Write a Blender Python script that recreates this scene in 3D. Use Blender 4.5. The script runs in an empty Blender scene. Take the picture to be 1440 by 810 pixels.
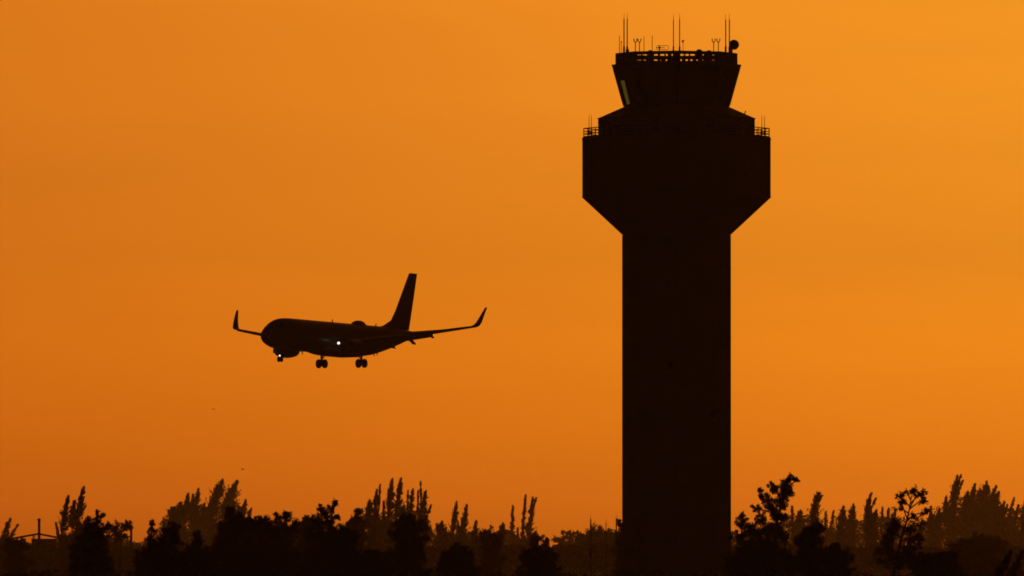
import bpy, math, random
import numpy as np
from mathutils import Vector, Matrix

random.seed(7)
rng = np.random.default_rng(11)
S = bpy.context.scene
C = S.collection
R = math.radians

# ------------------------------------------------------------------ camera
F = 15300.0                      # focal length in photo pixels (1440 wide)
CAM_Z = 10.0
TILT = math.atan(353.0 / F)
ct, st = math.cos(TILT), math.sin(TILT)
cam_d = bpy.data.cameras.new('camera')
cam = bpy.data.objects.new('camera', cam_d)
C.objects.link(cam)
cam.location = (0, 0, CAM_Z)
cam.rotation_euler = (math.pi / 2 + TILT, 0, 0)
cam_d.sensor_width = 36
cam_d.lens = F / 1440 * 36
cam_d.clip_start = 1.0
cam_d.clip_end = 60000
S.camera = cam


def at(px, py, Y):
    dx, dy = (px - 720) / F, (405 - py) / F
    v = Vector((dx, ct - st * dy, st + ct * dy))
    v *= Y / v.y
    return Vector((v.x, v.y, v.z + CAM_Z))


def zat(py, Y):
    return at(720, py, Y).z


# ------------------------------------------------------------------ materials
def nt(name):
    m = bpy.data.materials.new(name)
    m.use_nodes = True
    return m, m.node_tree, m.node_tree.nodes['Principled BSDF']


def mat(name, c1, c2=None, scale=1.0, rough=0.7, metal=0.0, bump=0.0, spec=0.3, detail=6):
    m, t, b = nt(name)
    b.inputs['Roughness'].default_value = rough
    b.inputs['Metallic'].default_value = metal
    b.inputs['Specular IOR Level'].default_value = spec
    if c2 is None:
        c2 = tuple(x * 0.75 for x in c1)
    tc = t.nodes.new('ShaderNodeTexCoord')
    n = t.nodes.new('ShaderNodeTexNoise')
    n.inputs['Scale'].default_value = scale
    n.inputs['Detail'].default_value = detail
    t.links.new(tc.outputs['Object'], n.inputs['Vector'])
    cr = t.nodes.new('ShaderNodeValToRGB')
    cr.color_ramp.elements[0].position = 0.35
    cr.color_ramp.elements[1].position = 0.65
    cr.color_ramp.elements[0].color = (*c1, 1)
    cr.color_ramp.elements[1].color = (*c2, 1)
    t.links.new(n.outputs['Fac'], cr.inputs['Fac'])
    t.links.new(cr.outputs['Color'], b.inputs['Base Color'])
    if bump:
        bp = t.nodes.new('ShaderNodeBump')
        bp.inputs['Strength'].default_value = bump
        t.links.new(n.outputs['Fac'], bp.inputs['Height'])
        t.links.new(bp.outputs['Normal'], b.inputs['Normal'])
    return m


def emis(name, col, s):
    m, t, b = nt(name)
    b.inputs['Base Color'].default_value = (0.8, 0.8, 0.8, 1)
    b.inputs['Emission Color'].default_value = (*col, 1)
    b.inputs['Emission Strength'].default_value = s
    return m


def tinted_glass(name, tint):
    m, t, b = nt(name)
    out = t.nodes['Material Output']
    tr = t.nodes.new('ShaderNodeBsdfTransparent')
    tr.inputs['Color'].default_value = (*tint, 1)
    gl = t.nodes.new('ShaderNodeBsdfGlossy')
    gl.inputs['Roughness'].default_value = 0.03
    gl.inputs['Color'].default_value = (0.6, 0.7, 0.75, 1)
    lw = t.nodes.new('ShaderNodeLayerWeight')
    lw.inputs['Blend'].default_value = 0.5
    pw = t.nodes.new('ShaderNodeMath')
    pw.operation = 'POWER'
    pw.inputs[1].default_value = 5.0
    t.links.new(lw.outputs['Facing'], pw.inputs[0])
    fr = t.nodes.new('ShaderNodeMath')
    fr.operation = 'MULTIPLY_ADD'
    fr.inputs[1].default_value = 0.9
    fr.inputs[2].default_value = 0.04
    t.links.new(pw.outputs[0], fr.inputs[0])
    mx = t.nodes.new('ShaderNodeMixShader')
    t.links.new(fr.outputs[0], mx.inputs[0])
    t.links.new(tr.outputs[0], mx.inputs[1])
    t.links.new(gl.outputs[0], mx.inputs[2])
    t.links.new(mx.outputs[0], out.inputs['Surface'])
    return m


M = {
    'concrete': mat('concrete', (0.24, 0.23, 0.215), (0.2, 0.19, 0.18), 0.35, 0.85, bump=0.15),
    'panel': mat('pod_panel', (0.23, 0.225, 0.22), (0.2, 0.195, 0.19), 0.5, 0.7),
    'dark_metal': mat('dark_metal', (0.08, 0.08, 0.085), None, 2, 0.5, 0.6),
    'galv': mat('galvanised_metal', (0.16, 0.16, 0.16), None, 4, 0.5, 0.5),
    'roofing': mat('roofing', (0.12, 0.11, 0.1), None, 0.7, 0.8),
    'shade': mat('window_shade', (0.03, 0.03, 0.032), None, 3, 0.9),
    'glass': tinted_glass('tower_glass', (0.3, 0.45, 0.6)),
    'dish': mat('dish_paint', (0.2, 0.2, 0.19), None, 2, 0.6),
    'plane': mat('aircraft_paint', (0.2, 0.2, 0.21), (0.18, 0.18, 0.19), 0.4, 0.35, spec=0.4),
    'plane_metal': mat('aircraft_metal', (0.16, 0.16, 0.17), None, 2, 0.45, 0.5),
    'tyre': mat('tyre_rubber', (0.02, 0.02, 0.02), None, 6, 0.85),
    'window_dark': mat('dark_glazing', (0.02, 0.022, 0.025), None, 2, 0.12),
    'lamp': emis('landing_lamp', (1.0, 0.97, 0.92), 1.7),
    'lamp_dim': emis('small_lamp', (0.95, 1.0, 0.92), 1.6),
    'bark': mat('bark', (0.07, 0.055, 0.045), (0.045, 0.036, 0.03), 3, 0.9, bump=0.4),
    'needles': mat('pine_needles', (0.05, 0.06, 0.03), (0.04, 0.05, 0.025), 0.4, 0.8, spec=0.1),
    'leaves': mat('leaves', (0.05, 0.07, 0.03), (0.04, 0.055, 0.025), 0.6, 0.7, spec=0.15),
    'leaves_near': mat('dark_leaves', (0.045, 0.06, 0.028), (0.04, 0.05, 0.022), 0.8, 0.7, spec=0.15),
    'grass': mat('grass_ground', (0.06, 0.07, 0.03), (0.08, 0.07, 0.04), 0.02, 0.95, spec=0.1),
    'pole': mat('pole_wood', (0.08, 0.065, 0.05), None, 2, 0.9),
    'feather': mat('dark_feathers', (0.03, 0.028, 0.026), None, 9, 0.8),
    'tin': mat('tin_roof', (0.2, 0.19, 0.18), None, 1, 0.6, 0.2),
}


# ------------------------------------------------------------------ mesh helpers
class MB:
    def __init__(self):
        self.v, self.f = [], []

    def add(self, vs, fs):
        o = len(self.v)
        self.v += [tuple(v) for v in vs]
        self.f += [tuple(i + o for i in f) for f in fs]
        return self

    def box(self, c, s, rz=0.0):
        cx, cy, cz = c
        hx, hy, hz = s[0] / 2, s[1] / 2, s[2] / 2
        co, si = math.cos(rz), math.sin(rz)
        vs = []
        for z in (-hz, hz):
            for x, y in ((-hx, -hy), (hx, -hy), (hx, hy), (-hx, hy)):
                vs.append((cx + x * co - y * si, cy + x * si + y * co, cz + z))
        return self.add(vs, [(3, 2, 1, 0), (4, 5, 6, 7), (0, 1, 5, 4), (1, 2, 6, 5), (2, 3, 7, 6), (3, 0, 4, 7)])

    def tube(self, pts, rad, n=8, cap=True):
        pts = [Vector(p) for p in pts]
        if not isinstance(rad, (list, tuple)):
            rad = [rad] * len(pts)
        rings = []
        for i, p in enumerate(pts):
            d = (pts[min(i + 1, len(pts) - 1)] - pts[max(i - 1, 0)]).normalized()
            up = Vector((0, 0, 1)) if abs(d.z) < 0.9 else Vector((1, 0, 0))
            u = d.cross(up).normalized()
            w = d.cross(u)
            rings.append([p + (u * math.cos(2 * math.pi * k / n) + w * math.sin(2 * math.pi * k / n)) * rad[i]
                          for k in range(n)])
        return self.loft(rings, cap)

    def loft(self, rings, cap=True, closed=True):
        n = len(rings[0])
        vs = [p for r in rings for p in r]
        fs = []
        for i in range(len(rings) - 1):
            for k in range(n if closed else n - 1):
                a, b = i * n + k, i * n + (k + 1) % n
                fs.append((a, b, b + n, a + n))
        if cap:
            fs.append(tuple(range(n - 1, -1, -1)))
            fs.append(tuple((len(rings) - 1) * n + k for k in range(n)))
        return self.add(vs, fs)

    def lathe(self, prof, origin, axis='z', n=24, cap=True):
        rings = []
        ox, oy, oz = origin
        for h, r in prof:
            ring = []
            for k in range(n):
                a = 2 * math.pi * k / n
                c, s = r * math.cos(a), r * math.sin(a)
                if axis == 'z':
                    ring.append((ox + c, oy + s, oz + h))
                elif axis == 'x':
                    ring.append((ox + h, oy + c, oz + s))
                else:
                    ring.append((ox + s, oy + h, oz + c))
            rings.append(ring)
        return self.loft(rings, cap)

    def build(self, name, m, parent=None, smooth=False, bevel=0.0):
        me = bpy.data.meshes.new(name)
        me.from_pydata(self.v, [], self.f)
        me.materials.append(m)
        me.validate()
        import bmesh
        bm = bmesh.new()
        bm.from_mesh(me)
        bmesh.ops.recalc_face_normals(bm, faces=bm.faces)
        bm.to_mesh(me)
        bm.free()
        if smooth:
            me.polygons.foreach_set('use_smooth', [True] * len(me.polygons))
        o = bpy.data.objects.new(name, me)
        C.objects.link(o)
        if parent:
            o.parent = parent
        if smooth:
            md = o.modifiers.new('split', 'EDGE_SPLIT')
            md.split_angle = R(40)
        return o


def empty(name, loc=(0, 0, 0)):
    o = bpy.data.objects.new(name, None)
    o.location = loc
    C.objects.link(o)
    return o


def tag(o, label=None, cat=None, group=None, kind=None):
    if label:
        o['label'] = label
    if cat:
        o['category'] = cat
    if group:
        o['group'] = group
    if kind:
        o['kind'] = kind
    return o


# ------------------------------------------------------------------ ground
g = MB()
EXT = 12000
N = 24
vs = [(-EXT + 2 * EXT * i / N, -EXT + 2 * EXT * j / N, 0.0) for j in range(N + 1) for i in range(N + 1)]
fs = [(j * (N + 1) + i, j * (N + 1) + i + 1, (j + 1) * (N + 1) + i + 1, (j + 1) * (N + 1) + i)
      for j in range(N) for i in range(N)]
g.add(vs, fs)
tag(g.build('ground', M['grass']), kind='structure')

# ------------------------------------------------------------------ control tower
TY = 1000.0
PX = TY / F * 1.0                 # metres per photo pixel at the tower
tc = at(951.5, 758, TY)
TX = tc.x
tower = empty('control_tower', (TX, TY, 0))
tag(tower, 'tall dark airport control tower with octagonal shaft, flared pod and antenna-topped cab', 'control tower')


def Z(py):
    return zat(py, TY)


def octa(r, z, rot=0.0):
    return [(r * math.cos(R(45 * k - 90) + rot), r * math.sin(R(45 * k - 90) + rot), z) for k in range(8)]


def octring(m, prof, cap=True):
    m.loft([octa(r, z) for r, z in prof], cap)
    return m


rs, rp = 76.5 * PX, 132.5 * PX
sh = MB()
octring(sh, [(rs * 1.02, 0), (rs * 1.02, 2.0), (rs, 2.1), (rs, Z(330.3))])
shaft = sh.build('shaft', M['concrete'], tower)
# horizontal pour joints as thin proud bands
jb = MB()
for py in range(378, 820, 49):
    z = Z(py)
    octring(jb, [(rs + 0.004, z - 0.05), (rs + 0.02, z - 0.04), (rs + 0.02, z + 0.04), (rs + 0.004, z + 0.05)], cap=False)
jb.build('pour_joint', M['concrete'], shaft)


def facet_frame(k, r):
    """Mid point, tangent and outward normal of octagon facet k (between vertex k and k+1)."""
    a = R(45 * k - 90 + 22.5)
    n = Vector((math.cos(a), math.sin(a), 0))
    t = Vector((-n.y, n.x, 0))
    return n * (r * math.cos(R(22.5))), t, n


def facet_box(m, k, r, u, z, w, h, d, out=0.0):
    c, t, n = facet_frame(k, r)
    p = c + t * u + n * out
    m.box((p.x, p.y, z), (w, d, h), math.atan2(t.y, t.x))


for (k, u, py) in ((7, 1.15, 515), (7, 1.15, 660), (7, 1.15, 400), (0, 1.6, 585)):
    w = MB()
    facet_box(w, k, rs, u, Z(py), 0.55, 0.6, 0.06, 0.01)
    wo = w.build('window', M['window_dark'], shaft)
    w = MB()
    for du, dz, ww, hh in ((0, 0.34, 0.71, 0.08), (0, -0.34, 0.71, 0.08), (-0.315, 0, 0.08, 0.598), (0.315, 0, 0.08, 0.598)):
        facet_box(w, k, rs, u + du, Z(py) + dz, ww, hh, 0.12, 0.03)
    w.build('window_frame', M['dark_metal'], wo)

pod = MB()
octring(pod, [(rs, Z(330)), (rp, Z(278)), (rp, Z(194.5)), (rp * 0.998, Z(193))])
podo = pod.build('pod', M['panel'], tower)
b = MB()
for z, h in ((Z(277), 0.12), (Z(236), 0.06), (Z(196.2), 0.2)):
    octring(b, [(rp + 0.005, z - h / 2), (rp + 0.03, z - h / 2 + 0.01), (rp + 0.03, z + h / 2 - 0.01), (rp + 0.005, z + h / 2)], cap=False)
b.build('trim_band', M['panel'], podo)
v = MB()
facet_box(v, 1, rp, -1.0, Z(238), 1.2, 1.9, 0.08, 0.01)
for i in range(9):
    facet_box(v, 1, rp, -1.0, Z(238) - 0.8 + i * 0.2, 1.1, 0.05, 0.06, 0.07)
v.build('louvre_vent', M['dark_metal'], podo)

# upper drum and sloping skirt roof
rd = 110.3 * PX
dr = MB()
octring(dr, [(rd, Z(192.9)), (rd, Z(166.2)), (75.5 * PX, Z(151)), (72 * PX, Z(150.5))])
drum = dr.build('upper_storey', M['panel'], tower)
e = MB()
octring(e, [(rd + 0.01, Z(167.5)), (rd + 0.06, Z(167.3)), (rd + 0.06, Z(166.0)), (rd + 0.01, Z(165.8))], cap=False)
e.build('eave', M['dark_metal'], drum)
for k in (0, 7, 1, 6, 2, 5):
    d = MB()
    facet_box(d, k, rd, 0.6 if k in (0, 7) else -0.4, Z(193) + 0.95, 0.9, 1.7, 0.06, 0.01)
    d.build('door' if k in (0, 6) else 'window', M['window_dark'], drum)
s_ = MB()
p = at(1046.0, 160.5, TY) - Vector((TX, TY, 0))
s_.tube([p + Vector((0, 0, -0.12)), p + Vector((0.18, -0.02, 0.3))], 0.055, 6)
s_.tube([p + Vector((-0.05, 0, 0.02)), p + Vector((0.1, -0.02, 0.02))], 0.07, 6)
s_.build('floodlight_bracket', M['dark_metal'], tower)

# catwalk railing round the pod roof
rl = MB()
rr = rp - 0.14
z0 = Z(193)
for z, t in ((Z(180.6), 0.045), (Z(184.9), 0.03), (Z(188.4), 0.045)):
    ring = octa(rr, z)
    for k in range(8):
        rl.tube([ring[k], ring[(k + 1) % 8]], t, 6)
for k in range(8):
    a, b2 = Vector(octa(rr, z0)[k]), Vector(octa(rr, z0)[(k + 1) % 8])
    for i in range(7):
        q = a.lerp(b2, i / 7)
        rl.tube([q, q + Vector((0, 0, Z(180.6) - z0))], 0.04 if i else 0.055, 6)
rl.build('catwalk_railing', M['dark_metal'], tower)
# toe board + cable trays on the catwalk
tb = MB()
octring(tb, [(rr + 0.02, z0 + 0.002), (rr + 0.02, z0 + 0.1), (rr - 0.02, z0 + 0.1), (rr - 0.02, z0 + 0.002)], cap=False)
tb.build('toe_board', M['dark_metal'], tower)

# cab: leaning glass
cb, ctp = 74.6 * PX, 90.0 * PX
zb, zt = Z(150.5), Z(95)


def cabp(k, u, v, inset=0.0):
    """point on the leaning cab facet k: u across 0..1, v up 0..1"""
    r = cb + (ctp - cb) * v - inset
    z = zb + (zt - zb) * v
    A, B = Vector(octa(r, z)[k % 8]), Vector(octa(r, z)[(k + 1) % 8])
    return A.lerp(B, u)


def cab_panel(m, k, u0, u1, v0, v1, inset, th):
    q = [cabp(k, u0, v0, inset), cabp(k, u1, v0, inset), cabp(k, u1, v1, inset), cabp(k, u0, v1, inset)]
    w = [cabp(k, u0, v0, inset + th), cabp(k, u1, v0, inset + th), cabp(k, u1, v1, inset + th), cabp(k, u0, v1, inset + th)]
    m.add(q + w, [(0, 1, 2, 3), (7, 6, 5, 4), (0, 4, 5, 1), (1, 5, 6, 2), (2, 6, 7, 3), (3, 7, 4, 0)])


cab = MB()
for k in range(8):                       # sill wall
    cab_panel(cab, k, 0.0, 1.0, 0.0, 0.06, 0.0, 0.12)
cabo = cab.build('cab_sill', M['dark_metal'], tower)
for k in range(8):
    fr = MB()
    cab_panel(fr, k, 0.0, 0.035, 0.062, 0.94, -0.02, 0.34)
    cab_panel(fr, k, 0.965, 1.0, 0.062, 0.94, -0.021, 0.341)
    cab_panel(fr, k, 0.49, 0.51, 0.062, 0.94, -0.01, 0.12)
    cab_panel(fr, k, 0.0, 1.0, 0.942, 1.0, -0.01, 0.14)
    fo = fr.build('window_frame', M['dark_metal'], tower)
    for (u0, u1) in ((0.036, 0.489), (0.511, 0.964)):
        gm = MB()
        q = [cabp(k, u0, 0.065, 0.04), cabp(k, u1, 0.065, 0.04), cabp(k, u1, 0.938, 0.04), cabp(k, u0, 0.938, 0.04)]
        gm.add(q, [(0, 1, 2, 3)])
        gm.build('pane', M['glass'], fo)
    # pull-down shades behind the glass
    sm = MB()
    if k == 6:                            # west side: a strip left open
        cab_panel(sm, k, 0.0, 0.1, 0.045, 0.945, 0.22, 0.02)
        cab_panel(sm, k, 0.35, 1.0, 0.045, 0.945, 0.22, 0.02)
        cab_panel(sm, k, 0.1, 0.35, 0.66, 0.935, 0.225, 0.02)
    elif k == 5:
        cab_panel(sm, k, 0.04, 0.96, 0.75, 0.935, 0.25, 0.02)
    else:
        cab_panel(sm, k, 0.0, 1.0, 0.045, 0.945, 0.22, 0.02)
    sm.build('window_shade', M['shade'], fo)
rf = MB()
octring(rf, [(ctp - 0.1, zt + 0.002), (ctp + 0.02, zt + 0.01), (91.3 * PX, Z(91.4)), (91.2 * PX, Z(90.9)), (86 * PX, Z(90.6))])
roof = rf.build('cab_roof', M['roofing'], tower)
fl = MB()
octring(fl, [(cb - 0.3, zb + 0.01), (cb - 0.3, zb + 0.1)])
fl.build('cab_floor', M['roofing'], tower)
ds = MB()
octring(ds, [(cb - 1.1, zb + 0.11), (cb - 1.1, zb + 0.85), (cb - 1.7, zb + 0.86), (cb - 1.7, zb + 0.11)], cap=False)
ds.build('control_desk', M['shade'], tower)

# parapet screen on the roof: planks with posts, two rows of open slots
pr = MB()
ro = 85.6 * PX
fy = -0.0
# front vertex lies 85 px nearer: rails are set at heights measured on the front facets
YF = TY - ro * 0.95
def ZF(py):
    return zat(py, YF)
for (ya, yb) in ((71.2, 75.9), (78.5, 83.4), (87.3, 91.8)):
    zl, zh = ZF(yb), ZF(ya)
    octring(pr, [(ro, zl), (ro, zh), (ro - 0.07, zh), (ro - 0.07, zl), (ro, zl)], cap=False)
octring(pr, [(ro - 0.001, Z(91)), (ro - 0.001, ZF(88.1)), (ro - 0.069, ZF(88.1)), (ro - 0.069, Z(91))], cap=False)
zl, zh = Z(90.5), ZF(72)
for k in range(8):
    for i in range(8):
        u = (i + 0.5 + random.uniform(-.15, .15)) / 8
        c, t, n = facet_frame(k, ro)
        L = 2 * ro * math.sin(R(22.5))
        q = c + t * ((u - 0.5) * L) - n * 0.13
        wv = random.choice((0.12, 0.16, 0.22, 0.36))
        pr.box((q.x, q.y, (zl + zh) / 2), (wv, 0.1, zh - zl), math.atan2(t.y, t.x))
    if k in (1, 2, 5, 6):                 # closed screen on the flanks
        c, t, n = facet_frame(k, ro)
        q = c - n * 0.2
        pr.box((q.x, q.y, (zl + zh) / 2), (2 * ro * math.sin(R(22.5)) - .5, 0.03, zh - zl - .1), math.atan2(t.y, t.x))
    q = Vector(octa(ro - 0.1, 0)[k])
    pr.box((q.x, q.y, (zl + zh) / 2), (0.24, 0.24, zh - zl), R(45 * k))
pr.build('parapet_screen', M['dark_metal'], roof)


def rel(px, py, dy=0.0):
    """a point at pixel (px, py), dy metres behind the tower's axis, in tower coordinates"""
    q = at(px, py, TY + dy)
    return q - Vector((TX, TY, 0))


zroof = Z(90.6) + 0.05
# side equipment boxes standing behind the parapet
for (x0, x1, yt_, dy) in ((873.5, 889, 78, 1.5), (1012, 1031, 78, 1.0), (880, 884.5, 69.5, -2.0), (912, 916.5, 70.8, 1.0), (994.5, 999.5, 71, 0.5)):
    a, b2 = rel(x0, yt_, dy), rel(x1, yt_, dy)
    q = MB().box(((a.x + b2.x) / 2, dy, (zroof + a.z) / 2), (b2.x - a.x, 1.1, a.z - zroof))
    q.build('equipment_box', M['galv'], tower)

whips = [(877.5, 25, 0.062, -1.5), (882.0, 24.5, 0.06, -1.0), (947.0, 26, 0.05, -3.0), (955.7, 25, 0.055, 2.0),
         (1020.5, 26, 0.06, -1.0), (1025.7, 25.5, 0.06, 0.5), (871.0, 50, 0.045, 0.5), (905.6, 51, 0.042, 2.5),
         (917.2, 50, 0.042, -2.0)]
for (x, y, r_, dy) in whips:
    r_ *= .85
    base, tip = rel(x, 74, dy), rel(x, y, dy)
    base.z = zroof
    w = MB()
    if y < 40:
        mid = rel(x, y + 2, dy)
        w.tube([base, rel(x, 66, dy), rel(x, 64.5, dy), mid, rel(x, y + 1.5, dy), rel(x, y - 6, dy)],
               [r_ * 1.9, r_ * 1.7, r_, r_ * 0.9, 0.02, 0.012], 8)
    else:
        w.tube([base, tip], [r_, r_ * 0.8], 6)
    w.build('whip_antenna', M['dark_metal'], tower)
w = MB()
w.tube([rel(873.6, 76, 1), rel(873.6, 58, 1)], 0.03, 6)
w.box(tuple(rel(873.9, 59, 1)), (0.1, 0.1, 0.14))
w.build('weather_sensor', M['dark_metal'], tower)
w = MB()
b0 = rel(960.6, 60, 1); b0.z = zroof
w.tube([b0, rel(960.6, 57.5, 1)], 0.026, 6)
a = rel(960.2, 58.2, 1)
w.lathe([(-0.13, 0.02), (-0.1, 0.075), (0.06, 0.085), (0.13, 0.03)], tuple(a), n=10)
w.box((a.x + 0.08, a.y, a.z + 0.1), (0.16, 0.04, 0.05))
w.build('weather_sensor', M['dark_metal'], tower)
for (x, dy) in ((893.6, -1.5), (899.2, 1.0), (1003.6, -1.0), (1010.2, 1.2)):
    w = MB()
    p0 = rel(x, 60, dy); p0.z = zroof
    pj = rel(x, 59.3, dy)
    w.tube([p0, pj], 0.045, 6)
    h, ww = 5.0 * PX, 2.1 * PX
    arc = [Vector((pj.x - ww, pj.y, pj.z + h)), Vector((pj.x - ww, pj.y, pj.z + 0.14)), Vector((pj.x - ww * .6, pj.y, pj.z + 0.02)),
           Vector((pj.x + ww * .6, pj.y, pj.z + 0.02)), Vector((pj.x + ww, pj.y, pj.z + 0.14)), Vector((pj.x + ww, pj.y, pj.z + h))]
    w.tube(arc, 0.05, 6)
    w.build('forked_antenna', M['dark_metal'], tower)
# folded loop antenna
w = MB()
dy = 0.8
loop = [(924.5, 64.2), (938.5, 64.2), (940, 65.4), (940, 68.6), (938.5, 70), (924.5, 70), (923.2, 68.6), (923.2, 65.4), (924.5, 64.2)]
w.tube([rel(x, y, dy) for x, y in loop], 0.028, 6)
w.tube([rel(923.2, 67.1, dy), rel(935, 67.1, dy)], 0.03, 6)
p0 = rel(927.3, 66, dy); p0.z = zroof
w.tube([p0, rel(927.3, 64.4, dy)], 0.045, 6)
w.box(tuple(rel(927.3, 67.1, dy)), (0.22, 0.14, 0.16))
w.build('loop_antenna', M['dark_metal'], tower)


def dish(name, px, py, rad, dy, face=(-0.25, -1.0, 0.05), drum=True):
    w = MB()
    prof = [(0.42 * rad, 0.18 * rad), (0.36 * rad, 0.5 * rad), (0.2 * rad, 0.85 * rad), (0.05 * rad, rad), (-0.3 * rad, rad * 1.0), (-0.36 * rad, rad * 0.97), (-0.42 * rad, 0.3 * rad)]
    w.lathe(prof, (0, 0, 0), 'y', 28)
    rot = Vector((0, -1, 0)).rotation_difference(Vector(face)).to_matrix()
    c = rel(px, py, dy)
    w.v = [tuple(rot @ Vector(q) + c) for q in w.v]
    o = w.build(name, M['dish'], tower, smooth=True)
    s = MB()
    base = Vector((c.x - 0.25, c.y + 0.35 * rad, zroof))
    s.tube([base, Vector((base.x, base.y, c.z - rad * .55)), c + Vector((0, 0.35 * rad, -0.1))], 0.12, 8)
    s.tube([base + Vector((-0.45, 0, 0)), Vector((c.x - .1, c.y + 0.35 * rad, c.z - 0.2))], 0.06, 6)
    s.build('mount', M['dark_metal'], o)


dish('dish_antenna', 1032.3, 63.0, 7.1 * PX, -1.0)
w = MB()
c = rel(983.2, 74.3, -1.2)
prof = [(-0.1 - i * 0, 0) for i in range(0)]
prof = [(-0.38, 0.25)] + [(0.34 * math.sin(R(a)), 0.34 * math.cos(R(a))) for a in range(-30, 91, 15)]
prof[-1] = (0.34, 0.01)
w.lathe([(h, max(r_, 0.01)) for h, r_ in prof], tuple(c), n=20)
dm = w.build('radome', M['dish'], tower, smooth=True)
s = MB()
s.tube([(c.x, c.y, zroof), (c.x, c.y, c.z - 0.3)], 0.15, 8)
s.build('mount', M['dark_metal'], dm)
# whips on the catwalk
for (x, y, dy) in ((828.3, 166, -0.8), (831.6, 166, 0.9), (1071.3, 167, -0.6), (1075.2, 167, 0.8)):
    w = MB()
    b0 = rel(x, 180, dy); b0.z = z0 + 0.01
    w.tube([b0, rel(x, 181, dy), rel(x, y, dy), rel(x, y - 5, dy)], [0.05, 0.035, 0.026, 0.012], 6)
    w.tube([b0 + Vector((0, 0, 0.25)), b0 + Vector((0, 0, 0.62))], 0.1, 8)
    w.build('whip_antenna', M['dark_metal'], tower)

# ------------------------------------------------------------------ airliner
YAW = R(28.5)
PITCH = R(1.5)
PD = F / 11.35
jet = empty('airliner')
jet.rotation_euler = (0, PITCH, math.pi / 2 - YAW)
rotm = jet.rotation_euler.to_matrix()
jet.location = at(371.6, 472.3, PD) - rotm @ Vector((0, 0, 2.95))
tag(jet, 'dark twin engine jet airliner with upturned winglets and wheels down, descending left of the tower', 'airplane')


def interp(xs, table):
    tab = np.array(table, float)
    out = []
    for x in xs:
        i = min(max(np.searchsorted(tab[:, 0], x) - 1, 0), len(tab) - 2)
        def tang(j):
            if j == 0:
                return (tab[1] - tab[0]) / (tab[1, 0] - tab[0, 0])
            if j == len(tab) - 1:
                return (tab[-1] - tab[-2]) / (tab[-1, 0] - tab[-2, 0])
            return (tab[j + 1] - tab[j - 1]) / (tab[j + 1, 0] - tab[j - 1, 0])
        h = tab[i + 1, 0] - tab[i, 0]
        s = (x - tab[i, 0]) / h
        m0, m1 = tang(i) * h, tang(i + 1) * h
        out.append((2 * s ** 3 - 3 * s ** 2 + 1) * tab[i] + (s ** 3 - 2 * s ** 2 + s) * m0 + (-2 * s ** 3 + 3 * s ** 2) * tab[i + 1] + (s ** 3 - s ** 2) * m1)
    return out


prof = [(0, 2.96, 2.94, 0.02), (0.12, 3.3, 2.62, 0.38), (0.5, 3.68, 2.27, 0.78), (1.2, 4.16, 1.9, 1.2), (2.2, 4.72, 1.62, 1.53),
        (3.2, 5.14, 1.48, 1.72), (4.6, 5.36, 1.41, 1.85), (6.5, 5.41, 1.4, 1.88), (12, 5.41, 1.4, 1.88), (24, 5.41, 1.4, 1.88), (27, 5.41, 1.72, 1.85),
        (30, 5.4, 2.33, 1.68), (33, 5.36, 3.05, 1.3), (35.5, 5.28, 3.7, 0.88), (37.6, 5.12, 4.28, 0.45), (38.3, 4.98, 4.5, 0.25)]
xs = sorted(set([0, .04, .12, .25, .5, .8, 1.2, 1.7, 2.2, 2.7, 3.2, 4, 5, 6.5] + list(np.arange(8, 38, 1.0)) + [38.3]))
rings = []
for x, zt_, zb_, hw in interp(xs, prof):
    cz, hz = (zt_ + zb_) / 2, (zt_ - zb_) / 2
    rings.append([(x, hw * math.cos(2 * math.pi * k / 32), cz + hz * math.sin(2 * math.pi * k / 32)) for k in range(32)])
fz = MB().loft(rings)
fus = fz.build('fuselage', M['plane'], jet, smooth=True)
# wing-body fairing
rings = []
for x, hz, hw in ((11.8, 0.25, 0.9), (12.8, 0.5, 1.5), (14.5, 0.68, 1.95), (17, 0.75, 2.06), (20, 0.75, 2.06), (22.5, 0.6, 1.85), (24.2, 0.3, 1.1)):
    rings.append([(x, hw * math.cos(2 * math.pi * k / 24), 1.8 + hz * math.sin(2 * math.pi * k / 24)) for k in range(24)])
MB().loft(rings).build('belly_fairing', M['plane'], jet, smooth=True)
for s in (-1, 1):                        # cockpit windows: one wrapped strip per side
    w = MB()
    pts = []
    for x in (1.55, 2.0, 2.5, 3.0):
        row = interp([x], prof)[0]
        cz, hz, hw = (row[1] + row[2]) / 2, (row[1] - row[2]) / 2, row[3]
        lo, hi = R(42 - 9 * (x - 1.55)), R(63 - 9 * (x - 1.55))
        pts.append([(x, s * (hw + .012) * math.cos(a), cz + (hz + .012) * math.sin(a)) for a in (lo, (lo + hi) / 2, hi)])
    vs = [q for p_ in pts for q in p_]
    fs = [(i * 3 + j, i * 3 + j + 1, (i + 1) * 3 + j + 1, (i + 1) * 3 + j) for i in range(3) for j in range(2)]
    w.add(vs, fs)
    w.build('cockpit_window', M['window_dark'], fus)
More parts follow.
